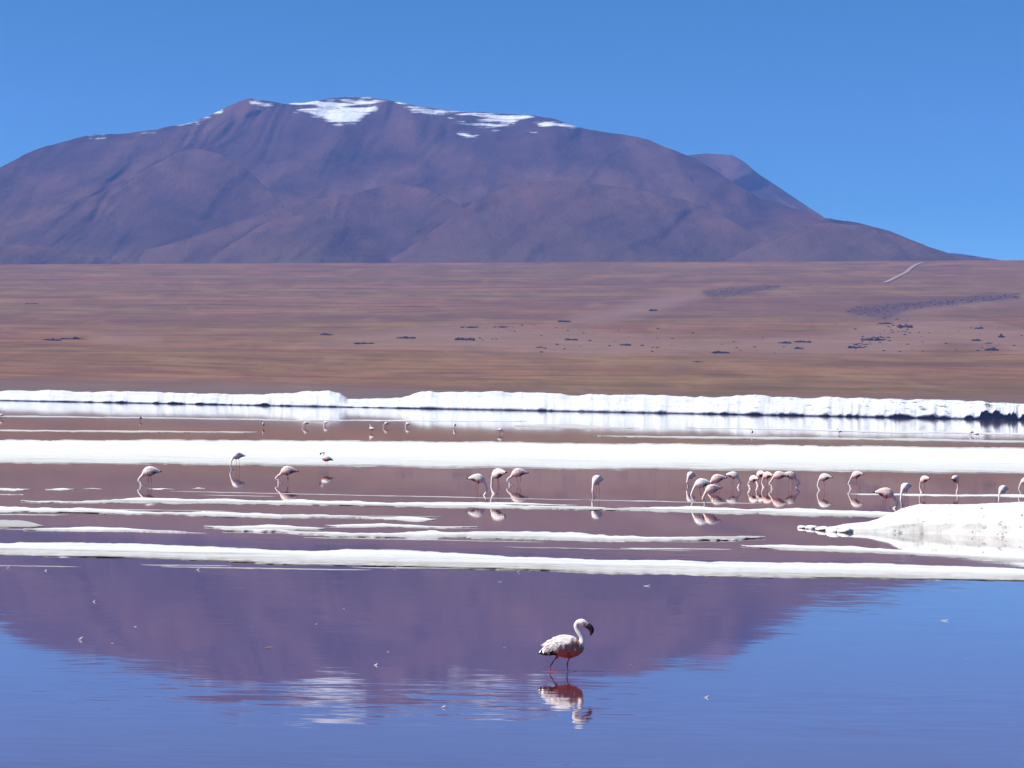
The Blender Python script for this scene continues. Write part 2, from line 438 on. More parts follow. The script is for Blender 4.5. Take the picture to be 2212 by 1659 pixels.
mountain('mountain', [(-900, 590), (-500, 520), (-250, 455), (0, 362), (50, 335), (100, 315), (150, 302), (190, 292), (260, 288), (340, 280), (420, 262), (470, 242), (520, 217), (540, 210),
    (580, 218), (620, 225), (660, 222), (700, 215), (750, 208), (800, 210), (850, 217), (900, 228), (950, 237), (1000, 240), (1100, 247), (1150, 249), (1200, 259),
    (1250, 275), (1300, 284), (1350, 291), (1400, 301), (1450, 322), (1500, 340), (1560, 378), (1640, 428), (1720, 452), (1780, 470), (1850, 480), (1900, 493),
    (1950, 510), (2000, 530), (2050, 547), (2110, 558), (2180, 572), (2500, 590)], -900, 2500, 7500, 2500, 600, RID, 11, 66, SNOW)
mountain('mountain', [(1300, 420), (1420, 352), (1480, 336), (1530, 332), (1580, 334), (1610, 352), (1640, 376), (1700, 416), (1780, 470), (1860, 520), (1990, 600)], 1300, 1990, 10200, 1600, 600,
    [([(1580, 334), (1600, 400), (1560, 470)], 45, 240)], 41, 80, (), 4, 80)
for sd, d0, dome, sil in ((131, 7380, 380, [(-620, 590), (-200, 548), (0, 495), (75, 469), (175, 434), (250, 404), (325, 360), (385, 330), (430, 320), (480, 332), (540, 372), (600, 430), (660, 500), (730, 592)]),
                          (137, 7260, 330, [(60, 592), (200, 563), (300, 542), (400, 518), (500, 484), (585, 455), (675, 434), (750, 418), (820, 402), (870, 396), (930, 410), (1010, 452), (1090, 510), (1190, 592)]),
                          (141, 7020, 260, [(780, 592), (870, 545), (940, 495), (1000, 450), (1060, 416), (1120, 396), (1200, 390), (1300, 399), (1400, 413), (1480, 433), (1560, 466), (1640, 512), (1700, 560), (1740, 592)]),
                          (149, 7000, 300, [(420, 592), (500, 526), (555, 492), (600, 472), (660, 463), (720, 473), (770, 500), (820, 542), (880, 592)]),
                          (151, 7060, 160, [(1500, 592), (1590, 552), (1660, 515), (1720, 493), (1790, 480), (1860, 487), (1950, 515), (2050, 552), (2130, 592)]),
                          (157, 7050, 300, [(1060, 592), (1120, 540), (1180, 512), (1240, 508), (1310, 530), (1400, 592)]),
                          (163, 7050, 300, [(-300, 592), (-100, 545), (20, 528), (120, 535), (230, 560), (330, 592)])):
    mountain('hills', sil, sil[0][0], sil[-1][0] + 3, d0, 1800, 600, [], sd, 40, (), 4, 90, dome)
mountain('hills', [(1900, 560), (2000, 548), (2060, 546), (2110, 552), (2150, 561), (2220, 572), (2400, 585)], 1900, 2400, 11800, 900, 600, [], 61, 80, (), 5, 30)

# ------------------------------------------------------------------ setting: far salt bank with a black strip for undercut mud and shade
xb = np.arange(-420, 2640, 2.0)
bt = np.interp(xb, [-420, 0, 200, 450, 560, 640, 712, 736, 752, 800, 870, 912, 1000, 1100, 1200, 1350, 1500, 1650, 1700, 1850, 2000, 2100, 2212, 2640],
               [838, 843, 846, 850, 850, 846, 843, 850, 862, 860, 856, 845, 847, 848, 853, 852, 857, 855, 858, 861, 863, 868, 872, 882])
bt = bt + fbm(xb / 22, xb * 0, 71, 4) * 5 + fbm(xb / 90, xb * 0, 72, 3) * 9
hxb = HOR + (xb - W0 / 2) * math.tan(ROLL)
db = 2290 + fbm(xb / 900, xb * 0, 77, 4) * 26 + fbm(xb / 70, xb * 0, 78, 4) * 3
topz = CAMH + (hxb - bt) / F * (db + 14)
# how high the dark strip of mud and painted undercut shade shows: mostly a thin line, tall at the right end
gap = np.interp(xb, [-420, 120, 250, 600, 700, 900, 1250, 1600, 1900, 2060, 2105, 2125, 2212, 2640], [.2, .1, .5, .8, .3, .25, .5, .6, .9, 1.2, 1.2, 1.4, 1.6, 2])
blk = np.clip((xb - 2112) / 4, 0, 1) * np.clip((2195 - xb) / 4, .25, 1) * (xb > 2112)
gap = .75 * gap * np.clip(.5 + fbm(xb / 18, xb * 0, 81, 3) * 4.4, .0, 2)
gap = gap + blk * (2.2 + 1.2 * (vnoise(xb / 8, xb * 0, 85) > .5) * vnoise(xb / 5, xb * 0, 86))
gap = np.minimum(gap + (vnoise(xb / 7, xb * 0, 83) > .86) * (xb > 1830) * 2.4 * vnoise(xb / 11, xb * 0, 84), topz - .9)
def ring(dd, z):
    x = (xb - W0 / 2) / F * (db + dd)
    return np.stack([x, np.sqrt((db + dd) ** 2 - x ** 2), z], -1)
nz = lambda sd, a, w=34: fbm(xb / w, xb * 0 + sd * 3.3, 90 + sd, 5, .6) * a * .55
hgt = topz - gap
steep = np.interp(xb, [1500, 2060, 2120, 2640], [1., .75, .3, .3])
bank = [ring(3.4 + nz(0, .5), gap + .5), ring(1.2 + nz(1, .6), gap + nz(11, .15)), ring(2.0 + nz(2, .8), gap + .16 * hgt + nz(12, .3)),
        ring((8 + nz(3, 4)) * steep + 1, gap + .36 * hgt + nz(13, .5)), ring((16 + nz(4, 5)) * steep + 1, gap + .58 * hgt + nz(14, .6)), ring((25 + nz(5, 5)) * steep + 1, gap + .8 * hgt + nz(15, .5)),
        ring(33 * steep + 1, topz * .95 + nz(16, .3)), ring(38, topz), ring(60, topz * .9 + nz(7, .4)), ring(85, topz * .35), ring(110, topz * 0 - .4)]
wet = np.tile(np.interp(xb, [0, 1200, 1600, 2212], [.0, .0, .35, 1.0]), (len(bank), 1))  # mask for the painted shade spots of the overhang holes
struct(link('salt_bank', grid_mesh('salt_bank', np.array(bank), [M_bank], attrs={'wet': wet})))
mud = [ring(2.4 + nz(8, .6), xb * 0 - .2), ring(3.4 + nz(9, .8), gap * .5), ring(4.0 + nz(10, .8), gap + .9)]  # rows of the dark strip: mud and painted undercut shade
struct(link('mud_and_shade', grid_mesh('mud_and_shade', np.array(mud), [M_mud_shade])))

# ------------------------------------------------------------------ setting: salt bars lying in the lagoon
barn = [0]
def bar(pts, h, mat=None, wet=0.0, jit=.8, front=.0, name='salt_bar', nt_=21):
    h = h * .62
    barn[0] += 1; sd = 200 + barn[0] * 7
    p = np.array(pts, float)
    x = np.arange(p[0, 0], p[-1, 0] + .1, 1.5 if p[-1, 0] - p[0, 0] < 400 else 3.0)
    a = np.interp(x, p[:, 0], p[:, 1]); b = np.interp(x, p[:, 0], p[:, 2])
    wob = fbm(x / 120, x * 0, sd + 1, 3) * jit * 4; wid = 1 + fbm(x / 70, x * 0, sd + 2, 4) * .9
    c0, w0 = (a + b) / 2 + wob, (b - a) / 2 * np.where(b - a > 26, 1, wid)
    a = c0 - w0 + fbm(x / 24, x * 0, sd, 4) * jit * 4; b = c0 + w0 + fbm(x / 20, x * 0, sd + 3, 4) * jit * 4
    end = np.minimum(np.minimum(x - x[0], x[-1] - x) / 30 + .02, 1)
    mid = (a + b) / 2; hw = np.maximum((b - a) / 2 * .95, .7) * np.where((x < 5) | (x > W0 - 5), 1, end ** .6)
    hor = HOR + (x - W0 / 2) * math.tan(ROLL)
    ppm = (mid - hor) / CAMH                       # frame pixels per metre at this distance
    a2 = mid - hw + np.minimum(.55 * h * ppm, hw * .7); b2 = mid + hw
    t = np.linspace(0, 1, nt_)[:, None]
    Y = b2[None] + (a2 - b2)[None] * t
    X = np.tile(x, (nt_, 1))
    d = (X - W0 / 2)[..., None] * RG + (H0 / 2 - Y)[..., None] * UV + F * FW
    k = -CAMH / d[..., 2]
    P = d * k[..., None]; P[..., 2] = 0
    prof = np.clip(4 * t * (1 - t), 0, 1) ** .5
    prof = prof * np.where(t < .5, 1, 1) * np.ones_like(X)
    z = h * np.minimum(prof * 1.35 - .30 + fbm(P[..., 0] / 1.6, P[..., 1] / 3.2, sd + 5, 5, .6) * 1.15, 1.0 + fbm(P[..., 0] / .8, P[..., 1] / 1.6, sd + 6, 3) * .5)
    z = np.where((t < .01) | (t > .99), -.006, z)
    P[..., 2] = z
    streak = np.clip(fbm(P[..., 0] / 7, P[..., 1] / 1.6, sd + 9, 4) * 3.2 - .15, 0, 1) * (.35 + front)
    wt = np.clip(wet + (front + .55) * np.clip(1.05 - t * 1.9, 0, 1) + streak * min(1, wet * 3 + front + .3), 0, 1)  # shade of the near slope painted grey, along with damp streaks
    rim = np.clip(1 - np.minimum(t, 1 - t) * 5.5, 0, 1) * .62 + np.clip(1 - end, 0, 1)[None] * .35 * ((x > 5) & (x < W0 - 5))[None] - .45
    return struct(link(name, grid_mesh(name, P, [mat or M_salt], attrs={'wet': wt, 'rim': rim + 0 * X})))  # 'wet' holds painted near-slope shade as well as damp
# the broad white flat in the middle distance
bar([(-500, 936, 994), (0, 946, 1004), (250, 946, 1005), (550, 946.5, 1009), (1000, 950, 1014), (1500, 955, 1018), (2000, 961, 1024), (2212, 963, 1026), (2700, 970, 1033)], .10, nt_=41, jit=.7)
# thin lines beyond it
bar([(-300, 893, 896), (0, 897, 901), (300, 900, 904), (553, 904, 908), (740, 909, 911)], .10, M_saltg, jit=.4)
bar([(-300, 924, 928), (0, 927.5, 932), (300, 930, 934), (560, 932.5, 935)], .08, M_saltg, jit=.3)
bar([(640, 906.5, 908), (830, 906.5, 909), (1106, 908, 911), (1140, 910, 911)], .10, jit=.3)
bar([(1110, 916, 923), (1250, 918, 926), (1330, 921, 926), (1380, 923, 925)], .08, M_saltg, jit=.6)
bar([(1290, 941, 943), (1500, 942, 947), (1800, 944, 950), (2212, 951, 957), (2600, 955, 960)], .10, M_saltg, jit=.4)
bar([(1480, 922, 925), (1700, 926, 930), (1900, 931, 935), (2212, 934, 940), (2600, 940, 946)], .10, M_salt, jit=.5, wet=.15)
# small pans in the flamingo pool
bar([(-60, 1051, 1060), (0, 1053, 1060), (40, 1054, 1060), (66, 1056, 1058)], .03)
bar([(98, 1056, 1058), (125, 1053, 1060), (145, 1054, 1060), (165, 1056, 1057)], .03)
bar([(178, 1056, 1057), (197, 1054, 1057), (222, 1056, 1057)], .02)
bar([(318, 1055, 1056), (350, 1053, 1057), (378, 1055, 1057)], .02)
bar([(413, 1055, 1056), (428, 1052, 1057), (443, 1055, 1056)], .02)
bar([(-40, 1066, 1069), (0, 1066, 1069), (50, 1068, 1069)], .02)
bar([(1830, 1067, 1069), (1900, 1066, 1070), (2050, 1067, 1072), (2212, 1068, 1075), (2500, 1072, 1082)], .03, jit=.4)
bar([(45, 1082, 1085), (110, 1080, 1086), (200, 1082, 1087), (280, 1075, 1088), (320, 1073, 1089), (450, 1076, 1089), (553, 1078, 1091), (760, 1080, 1093), (1000, 1085, 1098), (1200, 1094, 1101),
     (1350, 1095, 1104), (1480, 1092, 1110), (1600, 1096, 1113), (1800, 1100, 1116), (1950, 1105, 1121), (2010, 1108, 1118)], .05, front=.75)
bar([(820, 1086, 1088), (950, 1084, 1087), (1106, 1085, 1090), (1250, 1091, 1093)], .02, jit=.3)
bar([(-300, 1088, 1101), (0, 1094, 1107), (170, 1095, 1108), (220, 1099, 1110), (300, 1104, 1112), (380, 1106, 1113), (480, 1106, 1118), (553, 1107, 1120), (650, 1109, 1121), (800, 1116, 1121), (900, 1116, 1127), (945, 1121, 1124)], .05, front=.4)
bar([(-200, 1108, 1110), (0, 1110, 1112), (150, 1112, 1113)], .015, M_saltg, jit=.3)
bar([(-200, 1116, 1136), (0, 1121, 1140), (50, 1123, 1141), (95, 1131, 1139)], .025, M_saltg, wet=.5, jit=.5)
bar([(50, 1141, 1147), (110, 1138, 1148), (200, 1137, 1150), (270, 1140, 1149), (330, 1145, 1150), (405, 1150, 1151)], .04, front=.5, jit=.4)
bar([(440, 1137, 1139), (520, 1135, 1146), (580, 1131, 1147), (630, 1135, 1145), (705, 1141, 1146)], .05, front=.3, jit=.4)
bar([(700, 1135, 1137), (760, 1132, 1139), (830, 1130, 1139), (950, 1137, 1141), (1035, 1139, 1140)], .04, jit=.3, front=.5)
bar([(480, 1142, 1147), (620, 1145, 1153), (760, 1150, 1161), (850, 1149, 1163), (940, 1145, 1164), (1106, 1147, 1167), (1260, 1150, 1171), (1330, 1153, 1171), (1480, 1159, 1169), (1600, 1156, 1168), (1655, 1161, 1164)], .07, front=.65, wet=.08)
# the long bar in front of the mirror pool
bar([(-500, 1160, 1188), (0, 1170, 1201), (100, 1168, 1204), (180, 1168, 1206), (300, 1173, 1209), (450, 1177, 1214), (553, 1181, 1218), (690, 1187, 1223), (750, 1182, 1225), (850, 1183, 1227), (1000, 1191, 1230), (1106, 1198, 1234), (1300, 1205, 1241),
     (1600, 1210, 1248), (1900, 1213, 1254), (2050, 1219, 1256), (2212, 1226, 1258), (2700, 1240, 1270)], .07, nt_=33, wet=.2, front=.3)
bar([(1340, 1183.5, 1185.5), (1450, 1184, 1186), (1580, 1186, 1187)], .012, jit=.2)
bar([(1600, 1178, 1181), (1680, 1176, 1187), (1800, 1178, 1192), (1950, 1186, 1199), (2100, 1193, 1208), (2212, 1195, 1217), (2600, 1202, 1226)], .04, front=.9, jit=.5)
bar([(-200, 1217, 1219), (0, 1221, 1223), (120, 1223, 1224), (180, 1225, 1226)], .012, M_saltg, jit=.3)
bar([(1170, 1449.0, 1451.6), (1195, 1448.2, 1452.4), (1215, 1448.6, 1452), (1246, 1449.4, 1451.4)], .006, M_redstreak, name='red_streak', jit=.2)  # thin red streak at the near bird's legs

rs = random.Random(77)
for i in range(16):                                       # thin films of wet salt just breaking the surface
    yc = rs.choice((1061, 1066, 1072, 1106, 1113, 1117, 1127, 1131, 1155, 1160, 1165, 1172, 1223, 1228, 1235))
    x0 = rs.uniform(-100, 1500); ln = rs.uniform(120, 520); sl = rs.uniform(.008, .022)
    bar([(x0 + ln * f, yc + (x0 - 600 + ln * f) * sl - w_, yc + (x0 - 600 + ln * f) * sl + w_) for f, w_ in ((0, .4), (.3, 1.1), (.6, .8), (1, .4))], .012, M_saltg, jit=.25, wet=.3)

# salt mound at the right with crumbled blocks at its tip
xm = np.arange(1795, 2700, 2.0)
mt = np.interp(xm, [1795, 1830, 1850, 1880, 1900, 1920, 1950, 1985, 2050, 2150, 2212, 2700], [1139, 1131, 1129, 1126, 1120, 1112, 1098, 1089, 1089, 1086, 1082, 1074])
mw = np.interp(xm, [1795, 1850, 1900, 2000, 2212, 2700], [1147, 1149, 1150, 1152, 1160, 1176])
hm = HOR + (xm - W0 / 2) * math.tan(ROLL)
dm = CAMH * F / (mw - hm)
rowsm = []
NT = 46
for i in range(NT):
    t = i / (NT - 1)
    depth = dm + 9.0 * t * np.clip((mw - mt) / 40, .12, 1)
    zt = CAMH - (mt - hm) / F * (dm + 5 * np.clip((mw - mt) / 40, .12, 1))
    prof = min(1, math.sin(math.pi * min(t * .95 + .0, 1)) ** .62)
    if t > .97: prof = -.02
    z = zt * prof
    x = (xm - W0 / 2) / F * depth
    big = fbm(x / .5, depth / .8 + 0 * x, 301, 5, .6)
    sm = fbm(x / .12, depth / .2 + 0 * x, 305, 3, .6)
    z = z + (big * .16 + sm * .06) * prof * np.clip(zt * 2, .3, 1) * (1 - .75 * np.exp(-((t - .52) / .22) ** 2)) - (.02 if t < .02 else 0)
    rowsm.append(np.stack([x + big * .1, np.sqrt(depth ** 2 - x ** 2) - big * .25 * (t < .4), z], -1))
wetm = np.zeros((NT, len(xm))); wetm[:4] = .5
struct(link('salt_mound', grid_mesh('salt_mound', np.array(rowsm), [M_salt], attrs={'wet': wetm, 'speck': np.ones_like(wetm), 'rim': wetm * 0 - 2})))

def lump_mesh(name, rx, ry, rz, seed, mat, rough=.35, sub=3, base=-.15):
    bm = bmesh.new(); bmesh.ops.create_icosphere(bm, subdivisions=sub, radius=1)
    rnd = random.Random(seed); ax = [Vector((rnd.gauss(0, 1), rnd.gauss(0, 1), rnd.gauss(0, .7))).normalized() for _ in range(9)]
    amp = [rnd.uniform(-.6, .5) for _ in ax]
    for v in bm.verts:
        k = 1 + rough * sum(a * max(0, v.co.dot(q)) ** 4 for a, q in zip(amp, ax)) + rough * .25 * rnd.uniform(-1, 1)
        c = v.co * k; v.co = (c.x * rx, c.y * ry, max(c.z * rz + rz * .35, base * rz))
    me = bpy.data.meshes.new(name); bm.to_mesh(me); bm.free(); me.materials.append(mat)
    a = me.attributes.new('rim', 'FLOAT', 'POINT'); a.data.foreach_set('value', [-2.] * len(me.vertices))
    return me
BLK = [(1734, 1141, 20, 8, 'smallest pale salt block at the very tip of the salt mound'), (1757, 1142.5, 30, 10, 'low rounded salt block second from the tip of the mound'),
       (1779, 1146, 32, 13, 'jagged salt block in the middle of the crumbled mound tip'), (1801, 1149, 34, 16, 'broad salt block with dark pits next to the mound slope'),
       (1824, 1150, 34, 14, 'lumpy salt block leaning against the foot of the mound')]
for i, (px, py, w, h, lab) in enumerate(BLK):
    p = on_water(px, py); ppm = F / p.y
    me = lump_mesh('salt_block', w / 1.9 / ppm, .4, h / 1.9 / ppm, 400 + i, M_salt, .45)
    me.polygons.foreach_set('use_smooth', [True] * len(me.polygons))
    o = link('salt_block', me); o.location = p + Vector((0, .12, 0)); tag(o, lab, 'salt block', 'salt blocks at the tip of the salt mound')

# ------------------------------------------------------------------ rocks on the plain
def rock_cluster(px, py, w, h, seed):
    p, D = on_plain(px, py); k = D / F
    rnd = random.Random(seed); bm = bmesh.new()
    n = max(3, min(14, int(w / 4.5)))
    for i in range(n):
        u = (i + .5) / n * 2 - 1 + rnd.uniform(-.15, .15)
        r = (1 - .6 * abs(u) * rnd.random()) * rnd.uniform(.55, 1.1)
        rw, rh = w * k / n * rnd.uniform(.7, 1.5), h * k * r * .62
        g = bmesh.ops.create_icosphere(bm, subdivisions=2, radius=1)['verts']
        off = Vector((u * w * k * .5, rnd.uniform(-1, 1) * w * k * .35, 0))
        for v in g:
            q = v.co * (1 + rnd.uniform(-.22, .16))
            v.co = Vector((q.x * rw, q.y * rw * 1.2, q.z * rh + rh * .3)) + off
    me = bpy.data.meshes.new('rock_outcrop'); bm.to_mesh(me); bm.free(); me.materials.append(M_rock)
    o = link('rock_outcrop', me); o.location = p
    return o
ROCKS = [(115, 736, 42, 6, 'long low dark rock outcrop at the far left of the grassy plain, its left half'),
         (158, 733, 44, 6, 'right half of the low dark outcrop on the far left of the plain'),
         (70, 657, 24, 3, 'faint small rock streak high on the left edge of the plain'),
         (703, 724, 22, 7, 'dark rock with pale gravel, leftmost of the outcrops across the middle of the plain'),
         (788, 743, 42, 5, 'flat broken line of dark stones right of the leftmost middle outcrop'),
         (876, 731, 34, 6, 'dark flat outcrop left of the largest black outcrop on the plain'),
         (1002, 735, 42, 10, 'largest solid black rock outcrop in the middle of the plain'),
         (1012, 708, 36, 4, 'thin dark rock line directly above the largest black outcrop'),
         (1085, 707, 44, 3, 'faint thin line of stones right above the largest black outcrop'),
         (1216, 696, 30, 6, 'greyish rock patch above the black outcrop near the centre right'),
         (1231, 735, 24, 7, 'compact black outcrop right of the largest one'),
         (1165, 751, 12, 4, 'small dark stone below and left of the compact black outcrop'),
         (1348, 746, 16, 6, 'small isolated black rock right of the compact outcrop'),
         (1408, 672, 12, 6, 'small dark stone on pale ground below the left scree wedge'),
         (1556, 763, 36, 7, 'low black outcrop lowest on the plain, right of centre'),
         (1505, 783, 16, 4, 'faint little rock nearest the salt shore right of centre'),
         (1692, 742, 22, 7, 'left rock of the black trio right of centre'),
         (1730, 740, 36, 6, 'upper wide rock of the black trio right of centre'),
         (1722, 754, 18, 6, 'lower rock of the black trio right of centre'),
         (1882, 736, 50, 9, 'ragged chain of dark stones below the long scree wedge'),
         (1845, 752, 36, 6, 'lower end of the stone chain, nearest the shore'),
         (1908, 700, 22, 7, 'dark boulders just under the blunt end of the long scree wedge'),
         (1950, 708, 26, 7, 'pale speckled boulders right under the long scree wedge'),
         (2108, 711, 16, 6, 'topmost dark rock of the scattered cluster near the right edge'),
         (2103, 737, 16, 6, 'left dark rock of the scattered cluster near the right edge'),
         (2155, 730, 10, 10, 'upright dark rock of the cluster near the right edge'),
         (2128, 743, 14, 4, 'small flat rock in the middle of the right edge cluster'),
         (2135, 758, 28, 9, 'biggest lowest rock of the scattered cluster near the right edge')]
for i, (px, py, w, h, lab) in enumerate(ROCKS):
    tag(rock_cluster(px, py, w, h, 500 + i), lab, 'rocks', 'dark rock outcrops on the plain')
# loose stones of the two scree wedges
bm = bmesh.new(); rnd = random.Random(5)
for w, n in ((SCREE[0], 80), (SCREE[1], 230), ([(1840, 745, 760), (1890, 724, 745), (1930, 690, 735), (1960, 690, 720)], 90), ([(1000, 700, 760), (1300, 700, 765), (2212, 700, 765)], 110)):
    p = np.array(w, float)
    for i in range(n):
        x = rnd.uniform(p[0, 0], p[-1, 0]); y = rnd.uniform(np.interp(x, p[:, 0], p[:, 1]), np.interp(x, p[:, 0], p[:, 2]))
        q, D = on_plain(x, y); r = rnd.uniform(.35, 1.0) ** 1.3 * 1.3
        g = bmesh.ops.create_icosphere(bm, subdivisions=1, radius=r)['verts']
        for v in g: v.co = Vector((v.co.x * 1.3, v.co.y, v.co.z * .7)) * rnd.uniform(.8, 1.2) + q
me = bpy.data.meshes.new('scree'); bm.to_mesh(me); bm.free(); me.materials.append(M_rock)
o = link('scree', me); o['kind'] = 'stuff'; o['label'] = 'loose dark stones in wedges on the plain'; o['category'] = 'scree'

# ------------------------------------------------------------------ flamingos
def catmull(pts, n):
    P = [pts[0]] + list(pts) + [pts[-1]]; out = []
    for i in range(1, len(P) - 2):
        for k in range(n):
            t = k / n; a, b, c, d = (np.array(P[i + j], float) for j in (-1, 0, 1, 2))
            out.append(.5 * (2 * b + (c - a) * t + (2 * a - 5 * b + 4 * c - d) * t * t + (3 * b - a - 3 * c + d) * t ** 3))
    out.append(np.array(pts[-1], float)); return out
def sweep(bm, secs, tags, tagname, seg=14):             # secs: (x, y, z, r_side, r_up)
    rings = []; n = len(secs)
    for i, s in enumerate(secs):
        c = Vector(s[:3]); t = (Vector(secs[min(i + 1, n - 1)][:3]) - Vector(secs[max(i - 1, 0)][:3])).normalized()
        side = Vector((0, 1, 0)) - t * t.y
        if side.length < .2: side = Vector((1, 0, 0)) - t * t.x
        side.normalize(); u = t.cross(side)
        rings.append([bm.verts.new(c + side * (s[3] * math.cos(a)) + u * (s[4] * math.sin(a))) for a in (2 * math.pi * k / seg for k in range(seg))])
    for a, b in zip(rings[:-1], rings[1:]):
        for k in range(seg): bm.faces.new((a[k], a[(k + 1) % seg], b[(k + 1) % seg], b[k]))
    bm.faces.new(rings[0][::-1]); bm.faces.new(rings[-1])
    for r in rings:
        for v in r: tags.append((v.co.copy(), tagname))
def tube(bm, pts, tags, name, n=5, seg=12):             # pts: (x, y, z, r)
    sweep(bm, [(*p[:3], p[3], p[3]) for p in catmull(pts, n)], tags, name, seg)
TORSO = [(-.335, .222, .010, .014), (-.27, .246, .042, .042), (-.2, .268, .078, .072), (-.12, .283, .112, .096), (-.03, .291, .137, .110), (.06, .288, .130, .106), (.125, .286, .100, .086), (.172, .292, .062, .056), (.196, .298, .02, .02)]
PAL = dict(white=(.95, .90, .86), pink=(.88, .34, .24), red=(.42, .06, .035), black=(.012, .010, .012), leg=(.36, .09, .07), bill=(.05, .03, .03), skin=(.60, .22, .12))
BT = ((-.13, .228, .052, .016, .014), (-.19, .226, .050, .034, .016), (-.27, .222, .035, .036, .014), (-.34, .214, .02, .024, .011), (-.385, .206, .012, .008, .007))
NT_ = ((-.14, .212, .052, .012, .018), (-.19, .214, .052, .030, .024), (-.26, .214, .045, .032, .024), (-.31, .212, .03, .02, .018), (-.352, .209, .014, .008, .009))
def bird_mesh(pose='feed', s=1.2, hb=.68, reach=.10, wig=0.0, legs=((-.04, .05, 0.), (.04, -.05, 0.)), pitch=0.0, voxel=.013, legr=.010, pinkness=.4, neckr=.026, turn=0.0, seed=0):
    bm = bmesh.new(); tags = []
    dz = hb - .428 * s
    pc, ps = math.cos(pitch), math.sin(pitch)
    def T(x, z):                                        # body frame -> bird frame
        x -= 0; zz = z - .29
        return ((x * pc - zz * ps) * s, (x * ps + zz * pc + .29) * s + dz)
    sweep(bm, [(T(x, z)[0], 0, T(x, z)[1], ry * s, rz * s) for x, z, rz, ry in [(x, z, rz * (1.0 if voxel < .01 else 1.1), ry * (1.0 if voxel < .01 else 1.1)) for x, z, rz, ry in TORSO]], tags, 'body', 18)
    for sg in (-1, 1):                                  # folded wings with dark flight feathers below the tail
        sweep(bm, [(T(x, z)[0], sg * y * s, T(x, z)[1], ry * s, rz * s) for x, z, y, rz, ry in
                   ((.10, .33, .072, .03, .02), (.04, .325, .086, .085, .026), (-.06, .315, .084, .10, .03), (-.16, .285, .066, .075, .026), (-.24, .258, .044, .045, .02), (-.29, .24, .03, .02, .014))], tags, 'wing', 12)
        sweep(bm, [(T(x, z)[0], sg * y * s, T(x, z)[1], ry * s, rz * s) for x, z, y, rz, ry in
                   (NT_ if voxel < .01 else BT)], tags, 'black', 10)
    cx_, cz_ = T(.13, .30)
    if pose == 'feed':
        xh = cx_ + reach
        nk = [(cx_ - .07 * s, 0, cz_ - .02 * s, .088 * s), (cx_ + .015 * s, 0, cz_ - .05 * s, .062 * s), (cx_ + .05 * s + .2 * reach, 0, cz_ - .125 * s, neckr * s * 1.25),
              (cx_ + .6 * reach + .05 * s, turn * .3, cz_ * .52 + .05, neckr * s), (xh + .05 * s + wig, turn * .7, cz_ * .30 + .03, neckr * s * .95), (xh + .02 * s - wig, turn, .10, neckr * s * .95), (xh - .01, turn, .035, neckr * s * 1.1)]
        tube(bm, nk, tags, 'neck')
        tube(bm, [(xh, turn, .05, .03 * s), (xh - .02 * s, turn, .015, .037 * s), (xh - .055 * s, turn, -.01, .03 * s), (xh - .075 * s, turn, -.02, .022 * s)], tags, 'head')
        tube(bm, [(xh - .06 * s, turn, -.012, .024 * s), (xh - .11 * s, turn, -.02, .022 * s), (xh - .14 * s, turn, .0, .016 * s), (xh - .15 * s, turn, .02, .008)], tags, 'bill')
    else:
        k = dict(stand=1.0, low=.8)[pose]
        def A(x, z, r, y=0): return (x * s, y, .30 * s + dz + (z - .30) * s * k, r * s)
        tube(bm, [A(.07, .30, .075), A(.135, .315, .05), A(.172, .352, .036), A(.166, .405, .0285), A(.138, .455, .0285), A(.108, .505, .028), A(.098, .55, .029), A(.118, .583, .032), A(.15, .594, .038)], tags, 'neck', 6, 14)
        tube(bm, [A(.125, .588, .036), A(.165, .588, .044), A(.2, .576, .040), A(.225, .562, .03)], tags, 'head', 5, 14)
        tube(bm, [A(.2, .568, .036), A(.236, .552, .036), A(.268, .528, .035), A(.286, .494, .030), A(.281, .458, .019), A(.270, .432, .007)], tags, 'bill', 5, 12)
    for lx_, ly, ft in legs:
        zx, zz = T(lx_, .185)
        hock = max(zz * .5, .04) if zz > .22 * s else zz * .45
        kx = zx - .03 * s + ft * .4
        tube(bm, [(zx, ly * s * .8, zz + .04, .034 * s), (zx, ly * s * .8, zz - .02, .018 * s), ((zx + kx) / 2, ly * s * .7, (zz + hock) / 2, legr * s), (kx, ly * s * .7, hock, legr * 1.35 * s), (kx + ft * .3, ly * s * .7, hock * .5, legr * .95 * s), (zx + ft, ly * s * .7, -.12, legr * .9 * s)], tags, 'leg', 4, 8)
    bmesh.ops.recalc_face_normals(bm, faces=bm.faces)
    me0 = bpy.data.meshes.new('tmp'); bm.to_mesh(me0); bm.free()
    ob = bpy.data.objects.new('tmp', me0); C.objects.link(ob)
    md = ob.modifiers.new('r', 'REMESH'); md.mode = 'VOXEL'; md.voxel_size = voxel
    sm = ob.modifiers.new('s', 'SMOOTH'); sm.factor = .4; sm.iterations = 3
    dg = bpy.context.evaluated_depsgraph_get()
    me = bpy.data.meshes.new_from_object(ob.evaluated_get(dg))
    bpy.data.objects.remove(ob); bpy.data.meshes.remove(me0)
    kd = kdtree.KDTree(len(tags))
    for i, (c, _) in enumerate(tags): kd.insert(c, i)
    kd.balance()
    rnd = random.Random(seed)
    W, PK, RD = (np.array(PAL[k]) for k in ('white', 'pink', 'red'))
    cols = np.ones((len(me.vertices), 4), np.float32)
